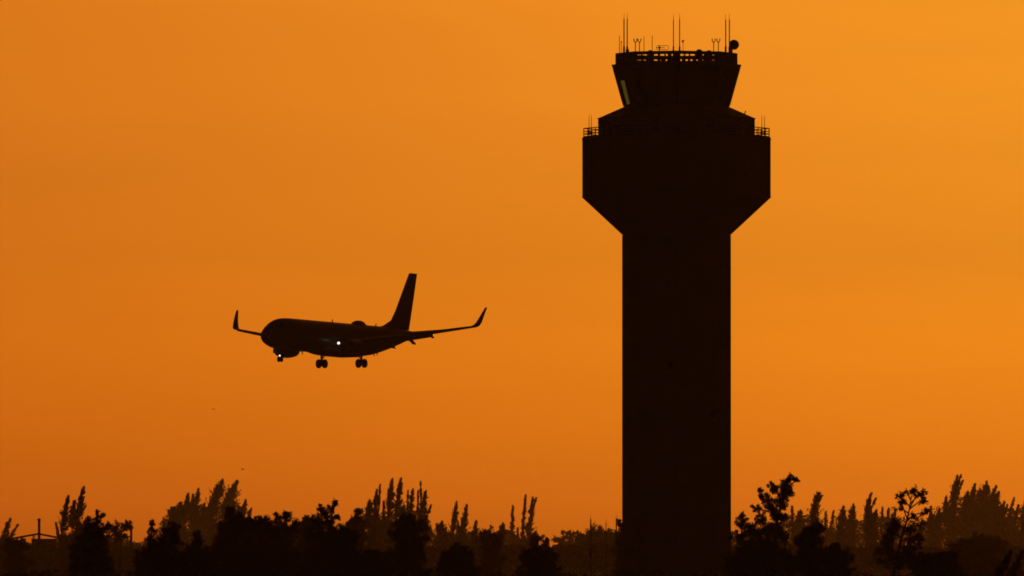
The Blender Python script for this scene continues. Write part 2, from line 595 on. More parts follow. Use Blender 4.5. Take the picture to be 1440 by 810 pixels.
# radome hump and blade antennas on the spine
rings = []
for x, h, hw in ((22.2, 0.02, 0.15), (22.6, 0.3, 0.42), (23.3, 0.5, 0.58), (24.3, 0.52, 0.58), (25.1, 0.3, 0.42), (25.7, 0.02, 0.12)):
    rings.append([(x, hw * math.cos(2 * math.pi * k / 16), 5.38 + h * math.sin(2 * math.pi * k / 16)) for k in range(16)])
MB().loft(rings).build('antenna_hump', M['plane'], fus, smooth=True)
for x, z, d in ((17.0, 5.4, 1), (28.2, 5.38, 1), (9.5, 1.4, -1), (27.8, 1.9, -1), (28.6, 2.05, -1)):
    w = MB()
    w.add([(x - .12, -.02, z), (x + .18, -.02, z), (x + .2, -.02, z + .36 * d), (x + .1, -.02, z + .36 * d),
           (x - .12, .02, z), (x + .18, .02, z), (x + .2, .02, z + .36 * d), (x + .1, .02, z + .36 * d)],
          [(0, 1, 2, 3), (7, 6, 5, 4), (0, 4, 5, 1), (1, 5, 6, 2), (2, 6, 7, 3), (3, 7, 4, 0)])
    w.build('blade_antenna', M['plane'], fus)


def foil(le, chord, y, z, thick, n=10, up=(0, 0, 1)):
    """closed airfoil ring in the x / up plane"""
    pts = []
    up = Vector(up)
    xs_ = [0.5 * (1 - math.cos(math.pi * i / n)) for i in range(n + 1)]
    yt = lambda x: 5 * thick * (0.2969 * math.sqrt(x) - 0.126 * x - 0.3516 * x * x + 0.2843 * x ** 3 - 0.1036 * x ** 4)
    for x in xs_:
        pts.append(Vector((le + x * chord, y, z)) + up * (yt(x) + 0.02 * math.sin(math.pi * x)) * chord)
    for x in xs_[-2:0:-1]:
        pts.append(Vector((le + x * chord, y, z)) + up * (-yt(x) * 0.9 + 0.02 * math.sin(math.pi * x)) * chord)
    return pts


for s in (-1, 1):                        # -1: port, nearer the camera
    wing = MB()
    st_ = [(0.4, 13.5, 7.4, 2.2, .13), (1.88, 14.2, 6.9, 2.45, .125), (5.8, 16.25, 4.75, 3.1, .115), (11.5, 18.95, 3.3, 3.98, .105), (16.55, 21.55, 2.05, 4.8, .1)]
    wing.loft([foil(le, c, s * y, z, t) for y, le, c, z, t in st_])
    wo = wing.build('wing', M['plane'], jet, smooth=True)
    wl = MB()
    ring = []
    for i, (y, z, le, c, ang) in enumerate(((16.551, 3.752, 21.551, 2.04, 6), (17.02, 3.84, 21.9, 1.85, 14), (17.35, 4.02, 22.2, 1.62, 38), (17.55, 4.4, 22.6, 1.4, 68),
                                            (17.7, 5.0, 23.05, 1.1, 77), (17.84, 5.7, 23.6, 0.8, 79), (17.96, 6.35, 24.15, 0.5, 80))):
        up = (0, -s * math.sin(R(ang)), math.cos(R(ang)))
        ring.append(foil(le, c, s * y, z + 1.05, 0.085, up=up))
    wl.loft(ring).build('winglet', M['plane'], wo, smooth=True)
    # landing flaps hanging behind the trailing edge
    for (ya, yb, xa, xb, za, zb_, ch) in ((2.2, 5.3, 20.35, 20.55, 2.4, 3.0, 1.2), (6.3, 11.6, 20.75, 21.75, 3.25, 4.0, 0.75)):
        fm = MB()
        ring = []
        for y, x, z in ((ya, xa, za), (yb, xb, zb_)):
            pts = foil(0, ch if y == ya else ch * 0.85, 0, 0, 0.12, 8)
            a = R(32)
            ring.append([Vector((x + q.x * math.cos(a) + q.z * math.sin(a), s * y, z - q.x * math.sin(a) + q.z * math.cos(a))) for q in pts])
        fm.loft(ring).build('flap', M['plane'], wo, smooth=True)
    for (y, x, z, L) in ((6.4, 19.2, 2.95, 2.9), (8.9, 20.2, 3.4, 2.6), (11.7, 20.9, 3.95, 1.5)):
        fm = MB()
        a = R(14)
        prof_ = [(0, .03), (.15 * L, .15), (.4 * L, .22), (.65 * L, .2), (.88 * L, .1), (L, .015)]
        rings = []
        for h, r_ in prof_:
            zz = z - math.sin(a) * h if h > .4 * L else z - math.sin(R(4)) * h
            rings.append([(x + h, s * (y + r_ * .8 * math.cos(2 * math.pi * k / 12)), zz + r_ * 1.3 * math.sin(2 * math.pi * k / 12)) for k in range(12)])
        fm.loft(rings).build('flap_fairing', M['plane'], wo, smooth=True)
    # extended leading edge slat
    sl = MB()
    ring = []
    for y, le, c, z in ((6.8, 16.55, .5, 3.1), (16.0, 21.0, .34, 4.6)):
        pts = foil(0, c, 0, 0, .2, 6)
        a = R(-22)
        ring.append([Vector((le + q.x * math.cos(a) + q.z * math.sin(a), s * y, z - q.x * math.sin(a) + q.z * math.cos(a))) for q in pts])
    sl.loft(ring).build('slat', M['plane_metal'], wo, smooth=True)
    # tailplane
    tp = MB()
    tp.loft([foil(33.3, 3.7, s * .5, 4.62, .1), foil(33.8, 3.4, s * 1.2, 4.72, .1), foil(37.3, 1.5, s * 7.17, 5.4, .09)])
    tp.build('tailplane', M['plane'], jet, smooth=True)
    # engine
    ey, ez, ex = s * 4.83, 1.92, 12.4
    en = MB()
    en.lathe([(0.9, .74), (0.35, .8), (0.08, .86), (0, .93), (0.06, 1.0), (.4, 1.07), (1.2, 1.12), (2.2, 1.09), (3.2, .95), (3.6, .86), (3.58, .8), (3.0, .78)], (ex, ey, ez), 'x', 32, cap=False)
    eo = en.build('engine', M['plane'], jet, smooth=True)
    MB().lathe([(0.89, .745), (0.9, .3), (0.55, .16), (0.3, .01)], (ex, ey, ez), 'x', 24).build('fan', M['plane_metal'], eo, smooth=True)
    MB().lathe([(3.0, .78), (3.3, .6), (4.2, .42), (4.5, .36), (4.55, .3), (4.9, .2), (5.2, .02)], (ex, ey, ez), 'x', 24).build('exhaust_nozzle', M['plane_metal'], eo, smooth=True)
    py_ = MB()
    py_.loft([foil(13.4, 5.0, ey, 2.75, .07, up=(0, 1, 0)), foil(15.4, 4.4, ey, 3.05, .06, up=(0, 1, 0))])
    py_.build('engine_pylon', M['plane'], jet, smooth=True)
    # main gear
    gy = s * 2.86
    gm = MB()
    gm.tube([(19.5, gy, 2.0), (19.6, gy, 0.2)], [.17, .13], 10)
    gm.tube([(19.6, gy - .62, .3), (19.6, gy + .62, .3)], .1, 8)
    gm.tube([(19.55, gy, 0.8), (19.3, gy - s * 1.2, 1.9)], .07, 8)
    gm.tube([(19.55, gy, 0.95), (20.5, gy, 1.9)], .06, 8)
    go = gm.build('main_landing_gear', M['plane_metal'], jet, smooth=True)
    for dy in (-.43, .43):
        t = MB().lathe([(-.2, .28), (-.2, .42), (-.17, .52), (-.1, .565), (.1, .565), (.17, .52), (.2, .42), (.2, .28)], (19.6, gy + dy, .3), 'y', 24)
        to = t.build('wheel', M['tyre'], go, smooth=True)
        MB().lathe([(-.15, .1), (-.16, .27), (.16, .27), (.15, .1)], (19.6, gy + dy, .3), 'y', 16).build('rim', M['plane_metal'], to, smooth=True)
    # landing light in the wing root
    lm = MB().lathe([(-.04, .03), (0, .15 if s < 0 else .07), (.05, .16 if s < 0 else .08)], (13.95, s * 2.7, 2.62), 'x', 16)
    if s < 0:
        lm.build('landing_light', M['lamp'], jet)

# fin
fin = MB()
fr_ = []
for z, le, te, t in ((5.25, 28.3, 36.9, .02), (5.55, 30.2, 36.95, .05), (6.3, 32.2, 37.2, .085), (7.6, 33.35, 37.55, .09), (10.2, 35.15, 38.25, .09), (12.35, 36.65, 38.8, .09), (12.5, 36.85, 38.82, .05)):
    fr_.append([Vector((q.x, q.z, z)) for q in foil(le, te - le, 0, 0, t)])
fin.loft(fr_)
for v_i in range(len(fin.v)):
    x, y, z = fin.v[v_i]
    fin.v[v_i] = (x, y, z)
fin.build('tail_fin', M['plane'], jet, smooth=True)
# nose gear
ng = MB()
ng.tube([(4.0, 0, 1.7), (4.05, 0, .15)], [.12, .09], 10)
ng.tube([(4.05, -.3, .2), (4.05, .3, .2)], .06, 8)
ng.tube([(4.0, 0, .8), (4.9, 0, 1.5)], .05, 8)
no = ng.build('nose_landing_gear', M['plane_metal'], jet, smooth=True)
for dy in (-.2, .2):
    to = MB().lathe([(-.1, .15), (-.1, .26), (-.07, .33), (0, .345), (.07, .33), (.1, .26), (.1, .15)], (4.05, dy, .2), 'y', 20).build('wheel', M['tyre'], no, smooth=True)
    MB().lathe([(-.07, .05), (-.08, .15), (.08, .15), (.07, .05)], (4.05, dy, .2), 'y', 12).build('rim', M['plane_metal'], to, smooth=True)
for s in (-1, 1):
    d = MB().box((3.6, s * .34, 1.2), (1.5, .03, .5))
    d.build('gear_door', M['plane'], no)
MB().lathe([(-.03, .02), (0, .085), (.06, .1)], (3.88, 0, .66), 'x', 14).build('taxi_light', M['lamp'], no)
MB().lathe([(-.03, .02), (0, .085), (.06, .09)], (13.6, .1, 1.38), 'x', 14).build('taxi_light', M['lamp_dim'], jet)
MB().tube([(13.66, .1, 1.38), (13.8, .1, 1.5)], .06, 8).build('light_bracket', M['plane_metal'], jet)


# ------------------------------------------------------------------ birds
def bird(px, py, k, rz, label):
    o = empty('bird', at(px, py, 1000 * k))
    o.rotation_euler = (0, 0, rz)
    b_ = MB()
    b_.lathe([(-.16, .005), (-.13, .025), (-.06, .05), (.02, .055), (.1, .03), (.2, .012), (.24, .03)], (0, 0, 0), 'x', 10)
    for s in (-1, 1):
        b_.add([(-.07, s * .03, .02), (.06, s * .03, .01), (.07, s * .16, .09), (-.03, s * .17, .1), (.1, s * .36, .05), (.05, s * .37, .06)],
               [(0, 1, 2, 3), (3, 2, 4, 5)])
    b_.build('body', M['feather'], o)
    tag(o, label, 'bird', 'small birds flying in the open sky')


bird(300, 575.5, 1.45, R(50), 'tiny dark bird flying below the airliner, the higher of two')
bird(341, 660, 1.3, R(20), 'tiny dark bird flying low just above the treetops, the lower of two')


# ------------------------------------------------------------------ vegetation
def quads_to_obj(name, verts, m, parent=None):
    n = len(verts) // 4
    me = bpy.data.meshes.new(name)
    me.vertices.add(n * 4)
    me.vertices.foreach_set('co', np.asarray(verts, np.float32).ravel())
    me.loops.add(n * 4)
    me.loops.foreach_set('vertex_index', np.arange(n * 4, dtype=np.int32))
    me.polygons.add(n)
    me.polygons.foreach_set('loop_start', np.arange(0, n * 4, 4, dtype=np.int32))
    me.update(calc_edges=True)
    me.materials.append(m)
    o = bpy.data.objects.new(name, me)
    C.objects.link(o)
    if parent:
        o.parent = parent
    return o


def nrm(a):
    return a / np.maximum(np.linalg.norm(a, axis=-1, keepdims=True), 1e-9)


def leaves(P, D, ln, wd):
    """kite-shaped leaf clumps at P along D"""
    n = len(P)
    D = nrm(D)
    rnd = nrm(rng.normal(size=(n, 3)))
    S_ = nrm(np.cross(D, rnd))
    ln = (ln * rng.uniform(.6, 1.4, n))[:, None]
    wd = (wd * rng.uniform(.6, 1.4, n))[:, None]
    q = np.stack([P - D * ln * .5, P - D * ln * .05 + S_ * wd * .5, P + D * ln * .5, P - D * ln * .05 - S_ * wd * .5], 1)
    return q.reshape(-1, 3)


def plume(A, B, w, px, dens=1.0, spiky=1.0, flat=False, sub=True):
    """feathery upswept column of foliage from A to B, half-width w (metres); px = metres per photo pixel"""
    A, B = np.array(A), np.array(B)
    ax = B - A
    L = np.linalg.norm(ax)
    axn = ax / L
    nb = int(max(24, dens * 3.6 * L / px * max(.55, (w / px) / 6)))
    t = np.clip(rng.beta(1.1, 1.05, nb), 0, 1)
    if flat:
        rad = w * 1.3 * np.clip((1 - t) / .35, .3, 1)
    else:
        rad = 1.65 * w * (1 - t) ** .8 * np.clip(.68 + 1.4 * t, 0, 1)
    rad *= rng.uniform(.55, 1.2, nb)
    # lumpy: some heights are thinner
    lump = 0.92 + 0.22 * np.sin(t * L / px * 0.55 + rng.uniform(0, 6)) + 0.12 * np.sin(t * L / px * 0.21 + rng.uniform(0, 6))
    rad *= lump
    th = rng.uniform(0, 2 * np.pi, nb)
    ref = np.array([1.0, 0, 0])
    u = nrm(np.cross(axn, np.array([0, 1.0, 0.01])))
    v = np.cross(axn, u)
    outw = np.cos(th)[:, None] * u + np.sin(th)[:, None] * v
    bd = nrm(outw * .75 + axn * (0.95 * spiky) + np.array([.24, 0, 0]) + rng.normal(scale=.15, size=(nb, 3)))
    base = A + axn * (t * L * .97)[:, None]
    m = 8
    s = rng.uniform(.05, 1.0, (nb, m))
    ll = np.minimum(rad * 1.35, np.maximum((1 - t) * L * 1.0, w * .12) + w * .1)
    P = base[:, None, :] + bd[:, None, :] * (s * ll[:, None])[:, :, None]
    P = P + rng.normal(scale=.45 * px, size=P.shape)
    P[:, :, 0] += (.45 * w * t ** 2)[:, None]
    D = bd[:, None, :] + axn * .35 + rng.normal(scale=.35, size=P.shape)
    out = leaves(P.reshape(-1, 3), D.reshape(-1, 3), 3.8 * px, 1.15 * px)
    if sub and w > 4.6 * px:
        more = [out]
        for _ in range(int(rng.integers(1, 4) + w / px * (.4 if flat else .28))):
            ts = rng.uniform(.02, .98 if flat else .72)
            side = rng.choice((-1.0, 1.0), p=(.42, .58))
            a_ = A + ax * ts + np.array([side * rng.uniform(0, .55) * w * (1 if flat else 1 - ts), rng.normal(scale=.4 * w), 0])
            dv = axn + np.array([side * rng.uniform(.05, .38) + .12, rng.normal(scale=.25), 0])
            ln_ = rng.uniform(8, 19) * px * (.75 if flat else 1.15 - ts) * min(1.5, .35 + w / px / 11)
            more.append(plume(a_, a_ + dv / np.linalg.norm(dv) * ln_, rng.uniform(1.8, 3.6) * px, px, .8, 1.2, sub=False))
        out = np.concatenate(more)
    return out


def clump(c, r, px, dens=1.0, flat=.9, leaf=2.5):
    """broad-leaved mass made of uneven leafy tufts with sprays of twigs sticking out"""
    c = np.array(c)
    r = r * 1.12
    nt_ = max(8, int(14 * dens * (r / px / 9) ** 1.2))
    out = []
    d = nrm(rng.normal(size=(nt_, 3)))
    rr_ = r * rng.uniform(.05, 1.0, nt_) ** .6
    cs = c + d * rr_[:, None] * np.array([1, 1, flat])
    tr = r * rng.uniform(.14, .36, nt_) + .9 * px
    for ci, ri in zip(cs, tr):
        n = int(14 + dens * 3.6 * (ri / px) ** 1.8)
        gd = nrm((ci - c) / r * .6 + rng.normal(scale=.5, size=3) + np.array([.35, 0, .55]))
        P = ci + rng.normal(scale=.42, size=(n, 3)) * ri + gd * (rng.uniform(-.9, 1.5, n) * ri)[:, None]
        D = rng.normal(size=(n, 3)) + np.array([.3, 0, .2])
        out.append(leaves(P, D, leaf * 1.15 * px, leaf * .42 * px))
        for _ in range(6):
            dv = nrm((ci - c) / r + rng.normal(scale=.6, size=3) + np.array([.3, 0, .3]))
            m = int(6 + ri / px * 1.2)
            q = ci + dv * (ri * rng.uniform(.2, 1.5, m))[:, None] + rng.normal(scale=.5 * px, size=(m, 3))
            q = q + gd * ri * .4
            out.append(leaves(q, dv + rng.normal(scale=.4, size=(m, 3)), leaf * 1.25 * px, leaf * .38 * px))
    return np.concatenate(out)


def spray(A, B, px, n, sp):
    A, B = np.array(A), np.array(B)
    P = A + (B - A) * rng.uniform(.1, 1, n)[:, None] + rng.normal(scale=sp * px, size=(n, 3))
    return leaves(P, rng.normal(size=(n, 3)) + nrm(B - A), 2.5 * px, 1.3 * px)


TREES = []


def tree(kind, k, trunk, parts, label, group, name=None, body=True, dens=1.0, mat_=None, cat='tree'):
    """trunk: px x of the foot. pine: parts (xt, yt, xb, yb, w); broad: parts (x, y, r)."""
    if k > 1.7:
        k = 1.7 + (k - 1.7) * 3.0 + .5
    Y = 1000.0 * k
    px = Y / F
    foot = at(trunk, 758, Y)
    foot.z = 0
    root = empty(name or ('pine_tree' if kind == 'pine' else 'broadleaf_tree'), foot)
    tag(root, label, cat, group)
    fo = np.array(foot)
    Q = []
    tm = MB()
    H = 0
    if kind == 'pine':
        tall = min(parts, key=lambda p: p[1])
        bx = sum(p[2] for p in parts) / len(parts)
        by = max(p[3] for p in parts)
        spread = max(abs(p[2] - bx) + p[4] for p in parts)
        for j, (xt, yt, xb, yb, w) in enumerate(parts):
            if w > 4.4:
                w *= 1.22
            dyy = rng.uniform(-.6, .6) * spread * px
            A, B = at(xb, yb, Y), at(xt, yt, Y)
            A.y += dyy
            B.y += dyy
            Q.append(plume(A, B, w * px, px, dens))
            fork = Vector((foot.x + (A.x - foot.x) * .25, foot.y, max(1.0, A.z * .55)))
            main = (xt, yt) == (tall[0], tall[1])
            r0 = max(.1, (0.011 if main else .006) * B.z)
            path = [foot if main else fork, fork.lerp(A, .5), A, A.lerp(B, .6), B] if not main else [foot, foot.lerp(A, .5), A, A.lerp(B, .6), B]
            tm.tube([q - foot for q in path], [r0 * 1.25, r0, r0 * .8, r0 * .4, .015], 7)
        if body:
            zb_ = 1.6
            top = at(bx, by - 12, Y)
            Q.append(plume((foot.x, foot.y, zb_), top, (spread * .95 + 2.5) * px, px, 1.3, flat=True))
    else:
        cz = [at(x, y, Y) for x, y, r_ in parts]
        low = min(c_.z - r_[2] * px * .5 for c_, r_ in zip(cz, parts))
        top = max(cz, key=lambda c_: c_.z)
        r0 = max(.08, .011 * top.z)
        low_c = sorted(cz, key=lambda c_: c_.z)[:max(1, len(cz) // 2)]
        mx_ = sum(c_.x for c_ in low_c) / len(low_c)
        stem = [foot.copy(), Vector((foot.x * .6 + mx_ * .4, foot.y, low * .6)), Vector((mx_ * .6 + top.x * .4, foot.y, low * .5 + top.z * .5)), top]
        stem_r = [r0 * 1.2, r0, r0 * .65, r0 * .2]
        tm.tube([q - foot for q in stem], stem_r, 8)

        def on_stem(z):
            for p_, q_ in zip(stem, stem[1:]):
                if z <= q_.z:
                    return p_.lerp(q_, max(0, (z - p_.z) / max(.01, q_.z - p_.z)))
            return stem[-1]
        for c_, (x, y, r_) in zip(cz, parts):
            c_.y += rng.uniform(-.7, .7) * r_ * px
            hd = abs(c_.x - on_stem(c_.z).x)
            j_ = on_stem(max(low * .4, c_.z - hd * .9 - r_ * px * .4))
            rr_ = max(.03, r0 * .4)
            mid = j_.lerp(c_, .5) + Vector((0, 0, -.08 * hd))
            tm.tube([j_ - foot, mid - foot, c_ - foot], [rr_, rr_ * .7, rr_ * .35], 6)
            for _ in range(4):
                e_ = c_ + Vector((rng.uniform(-1, 1), rng.uniform(-1, 1), rng.uniform(-.3, .9))) * (r_ * px * .85)
                tm.tube([mid.lerp(c_, .5) - foot, e_ - foot], [rr_ * .3, .01], 5)
            Q.append(clump(c_, r_ * px, px, dens))
            Q.append(spray(j_, c_, px, int(14 * r_ * dens), .3 * r_))
        if body:
            sp = max(abs(x - trunk) + r_ * .8 for x, y, r_ in parts) * px
            z1 = low
            nlev = max(1, int(z1 / (sp * .9)))
            for i in range(nlev):
                zc = z1 * (i + .7) / (nlev + .4)
                for s in (-.5, .45):
                    Q.append(clump((foot.x + s * sp * rng.uniform(.5, 1.2), foot.y + rng.uniform(-.4, .4) * sp, zc), sp * .62, px, dens * .9))
    if kind != 'pine' and k < .95:
        sp = max(12.0, min(26.0, max(abs(x - trunk) + r_ for x, y, r_ in parts) * 1.05)) * px
        for s in (-.85, -.3, .35, .9):
            for zp in (786, 803):
                zc = zat(zp + rng.uniform(-4, 4), Y)
                w_ = sp * (1.0 if zp > 790 else .8)
                Q.append(clump((foot.x + s * w_, foot.y + rng.uniform(-.5, .5) * sp, zc), 9.5 * px, px, .9))
    tr = tm.build('trunk', M['bark'], root, smooth=True)
    Q = np.concatenate(Q) - fo
    m_ = mat_ or (M['needles'] if kind == 'pine' else (M['leaves_near'] if k < .95 else M['leaves']))
    quads_to_obj('crown', Q, m_, root)
    return root


GA = 'feathery pines on the far skyline'
GB = 'dark broad-leaved trees along the foreground'
GC = 'rounded trees in the middle distance'
# ---- far and middle pines, left to right
pn = lambda k, t, parts, lab, **kw: tree('pine', k, t, parts, lab, GA, **kw)
bl = lambda k, t, parts, lab, **kw: tree('broad', k, t, parts, lab, GB if k < .95 else GC, **kw)

pn(2.2, 5, [(13, 728, 2, 764, 4.5), (24, 737, 8, 766, 3.6)], 'low two-plumed pine leaning right beyond the open shelter')
pn(1.75, 88, [(93, 696, 87, 752, 6.2), (77, 734, 84, 764, 3.4)], 'pine with one slim upright plume and a short stub, left of the taller forked pine')
pn(1.8, 106, [(102, 703, 101, 745, 5.4), (115, 683, 107, 738, 6.2), (120.5, 710, 110, 728, 2.2)], 'forked pine with a right-leaning plume and small side shoot, tallest near the left edge')
pn(1.7, 119, [(121, 726, 118, 756, 5.6)], 'short pointed pine filling the gap between the forked pine and the round bushy crown')
pn(2.35, 250, [(228, 728, 231, 756, 4), (240, 713, 242, 745, 8.5), (249, 706, 250, 742, 8.5), (262, 693, 259, 735, 6)], 'wide pine stepping up to the right, left end of the big grove below the airliner')
pn(2.45, 275, [(269, 694, 269, 735, 4.5), (276.5, 686, 273, 732, 5), (284, 708, 283, 740, 6.5)], 'pine with a sharp narrow spike in the middle of the big grove below the airliner')
pn(2.4, 300, [(292, 709, 292, 742, 6), (308, 673, 294, 728, 10)], 'pine with a thick brush-like plume leaning right, left one of the tall pair')
pn(2.5, 318, [(329, 675, 312, 728, 10), (324, 703, 320, 740, 8)], 'pine with a thick brush-like plume leaning right, right one of the tall pair')
pn(2.3, 337, [(343, 702, 338, 738, 5), (352, 714, 347, 738, 3.6), (333, 712, 331, 745, 7)], 'pine with short pointed top and thin shoot, right end of grove below the airliner')
pn(1.9, 523, [(517, 702, 519, 742, 6), (527.5, 687, 526, 735, 5), (534, 681, 533, 712, 1.3)], 'pine with bushy left plume and needle-thin spike, left end of the comb-like clump')
pn(1.95, 545, [(538, 703, 540, 745, 4.2), (548.5, 672, 546, 730, 5.8)], 'tall pine in the comb-like clump, left one of its two highest plumes')
pn(1.92, 560, [(561, 671, 557, 730, 5.8), (566, 710, 563, 745, 5.5)], 'tall pine in the comb-like clump, right one of its two highest plumes')
pn(2.0, 576, [(573, 689, 573, 725, 2), (578.5, 686, 576, 740, 4.6)], 'slim pine beside the frayed right end of the comb-like clump')
pn(1.9, 592, [(587, 689, 588, 725, 2.2), (595.5, 689, 592, 742, 6), (591, 677, 592, 700, 1), (605, 709, 596, 740, 3.6)], 'frayed pine with an outward shoot at the right end of the comb-like clump')
pn(2.05, 617, [(617.5, 733, 616, 768, 8), (626, 741, 625, 765, 4)], 'low conical pine just right of the comb-like clump')
pn(2.1, 638, [(639.5, 704, 635, 762, 5.2), (643, 733, 643, 760, 3)], 'slender spire-like pine, left one of a matching pair standing clear of the skyline')
pn(2.12, 652, [(653.5, 708, 650, 764, 5.6)], 'slender spire-like pine, right one of a matching pair standing clear of the skyline')
pn(2.0, 667, [(667, 731, 666, 768, 5), (674, 747, 674, 768, 2.4)], 'small pointed pine to the right of the matching pair of spires')
pn(1.9, 704, [(705, 735, 702, 770, 5)], 'short dark pointed pine beside the thin pale spire, left of the paired columns')
pn(2.5, 719, [(719.5, 709, 719, 766, 4.2), (727, 742, 727, 764, 2.4)], 'thin pale spire-like pine standing alone left of two close columns')
pn(2.2, 735, [(737.5, 694, 734, 765, 4)], 'narrow column-like pine, left one of two close columns midway between airliner and tower')
pn(2.25, 745, [(747, 697, 743, 766, 4.6), (753.5, 699, 747, 722, 2.2)], 'narrow column-like pine with a forked top, right one of two close columns')
pn(2.3, 1122, [(1112, 711, 1114, 745, 4), (1122, 717, 1122, 752, 7)], 'pale blunt pine showing behind the right side of the big windblown tree')
pn(1.95, 1144, [(1145, 697, 1143, 748, 8), (1149, 692, 1145, 712, 5.5)], 'stout pine with a tufted knob top, right of the big windblown tree')
pn(2.6, 1165, [(1160, 717, 1161, 752, 3.2), (1171, 717, 1168, 750, 3.2)], 'pale wispy pine with two thin tips right of the tufted stout pine')
pn(2.2, 1183, [(1183, 711, 1181, 755, 6.5)], 'blunt columnar pine, left one of two nearly joined blunt tops')
pn(2.25, 1196, [(1196.5, 708, 1194, 755, 6.8)], 'blunt columnar pine, right one of two nearly joined blunt tops')
pn(2.05, 1220, [(1219, 704, 1219, 752, 7), (1224, 692, 1218, 720, 4.2), (1231, 700, 1225, 715, 2.2), (1230, 716, 1226, 748, 5)], 'pine with a crooked hooked tip curling right, tallest between the tower and sparse thin tree')
pn(2.55, 1247, [(1240, 711, 1239, 750, 3.4), (1248, 714, 1247, 752, 4.2), (1256, 717, 1255, 755, 5)], 'pale pine with three low tips just left of the sparse thin tree')
pn(2.3, 1314, [(1307, 711, 1307, 750, 4.5), (1318, 714, 1317, 755, 6.5)], 'low two-tipped pine at the left foot of the big right-hand grove')
pn(2.4, 1338, [(1328, 697, 1330, 740, 5), (1342, 667, 1337, 738, 8), (1350, 667, 1341, 700, 3.5), (1353, 675, 1343, 705, 3)], 'highest pine of the right-hand grove with a split brush top')
pn(2.45, 1360, [(1356, 690, 1354, 742, 9), (1367.5, 679, 1361, 735, 7)], 'two-tipped pine between the split brush top and the broad crown of the right-hand grove')
pn(2.5, 1381, [(1380, 681, 1375, 740, 14), (1386, 676, 1383, 705, 3.5), (1397, 682, 1386, 730, 7), (1401, 690, 1392, 742, 7)], 'broadest pine of the right-hand grove with a wide ragged crown')
pn(2.4, 1405, [(1399, 708, 1397, 745, 5), (1410, 704, 1402, 745, 5.5), (1415, 709, 1408, 742, 3)], 'leaning pine stepping down at the right of the broad ragged crown')
pn(2.45, 1422, [(1425, 699, 1415, 742, 3.4), (1431, 709, 1424, 748, 4.2)], 'thin strongly leaning pine second from the right edge')
pn(2.3, 1440, [(1440, 698, 1437, 748, 6.5), (1450, 702, 1446, 750, 7)], 'dark pine cut off by the right edge of the picture')

# ---- rounded trees in the middle distance
bl(1.62, 24, [(24, 763, 8), (14, 766, 8), (34, 767, 7), (20, 775, 11)], 'low rounded bush in front of the left end of the open shelter')
bl(1.6, 172, [(172, 741, 8), (181, 739, 4.5), (161, 746, 7), (152, 742, 5), (166, 754, 9)], 'loose spreading tree with drooping tip just left of the short pole', dens=.8, body=False)
bl(1.6, 499, [(503, 722, 5.5), (500, 733, 9), (489, 741, 9), (508, 740, 9)], 'sloping tree with a tufted head just left of the comb-like clump')
bl(1.35, 432, [(430, 734, 9), (440, 736, 9), (422, 742, 9)], 'hazy rounded tree showing between two nearer dark crowns below the airliner')
bl(1.5, 689, [(689, 752, 9), (680, 760, 9), (698, 759, 8)], 'low dark dome-shaped tree left of the short pointed pine')
bl(2.5, 800, [(785, 760, 6), (796, 754, 5.5), (806, 752, 5), (790, 768, 9), (808, 764, 9)], 'pale bumpy tree left of the domed tree near the thin poles')
bl(2.1, 838, [(838, 752, 11), (825, 758, 10), (852, 757, 10), (816, 766, 9), (862, 766, 9), (838, 768, 12)], 'wide domed tree behind the three thin poles left of the tower', dens=1.3)
bl(1.25, 874, [(872, 737, 5.5), (878, 744, 7), (873, 756, 7)], 'small dark crown half hidden behind the left edge of the tower shaft')
bl(1.5, 757, [(757, 756, 6), (768, 763, 4.5), (750, 765, 8), (764, 772, 8)], 'small ragged bush-like tree at the right foot of the two columns')
bl(1.5, 1372, [(1372, 768, 16), (1352, 775, 13), (1394, 774, 15)], 'broad shadowy dome-shaped tree standing in front of the right-hand grove', dens=1.3)

# ---- dark trees nearer the camera
bl(.72, 128, [(137, 729, 7), (133, 741, 9), (143, 745, 8), (122, 752, 9), (138, 757, 12), (112, 768, 13), (135, 775, 14), (118, 792, 14), (142, 795, 12)], 'tall dark bushy tree with a round tufted head in front of the forked pine', body=False)
bl(.66, 210, [(214, 737, 3), (213, 745, 5), (211, 757, 6), (216, 768, 7), (208, 778, 9), (203, 795, 12)], 'narrow dark spire-shaped leafy tree at the left foot of the big grove', body=False)
bl(.62, 236, [(242, 743, 8), (237, 754, 11), (232, 770, 13), (228, 788, 15), (244, 764, 9)], 'dark leaning leafy tree beside the narrow dark spire', body=False)
bl(.6, 277, [(276, 753, 5), (278, 764, 8), (272, 778, 11), (284, 782, 10), (268, 796, 13)], 'dark conical leafy tree alone in front of the big grove')
bl(.7, 330, [(322, 721, 7), (328, 733, 10), (342, 732, 8), (354, 733, 7), (318, 750, 13), (340, 752, 14), (312, 775, 15), (338, 778, 15)], 'large dark tree under the right end of the big grove', body=False)
bl(.74, 368, [(370, 735, 9), (360, 745, 11), (376, 748, 11), (366, 765, 14), (362, 786, 15)], 'low dark rounded tree right of the large dark tree below the airliner')
bl(.8, 398, [(390, 727, 6), (402, 726, 7), (397, 738, 10), (410, 744, 8), (386, 748, 10), (400, 762, 14), (396, 784, 15), (419, 737, 4)], 'dark tree with an open lacy round top below the airliner nose')
bl(.68, 456, [(451, 716, 4), (471, 709, 4.2), (465, 717, 5.5), (456, 724, 8), (473, 727, 4), (448, 738, 9), (463, 740, 9), (443, 755, 13), (462, 760, 13), (450, 782, 16)], 'dark windswept tree with its top bent right below the airliner engine', body=False)
bl(.62, 484, [(476, 749, 8), (488, 751, 9), (496, 760, 7), (482, 768, 14), (478, 788, 15)], 'low dark spreading tree right of the windswept tree')
bl(.66, 527, [(526, 781, 8), (518, 790, 10), (534, 792, 10)], 'small dark bush-like tree low in front of the left part of the comb-like clump')
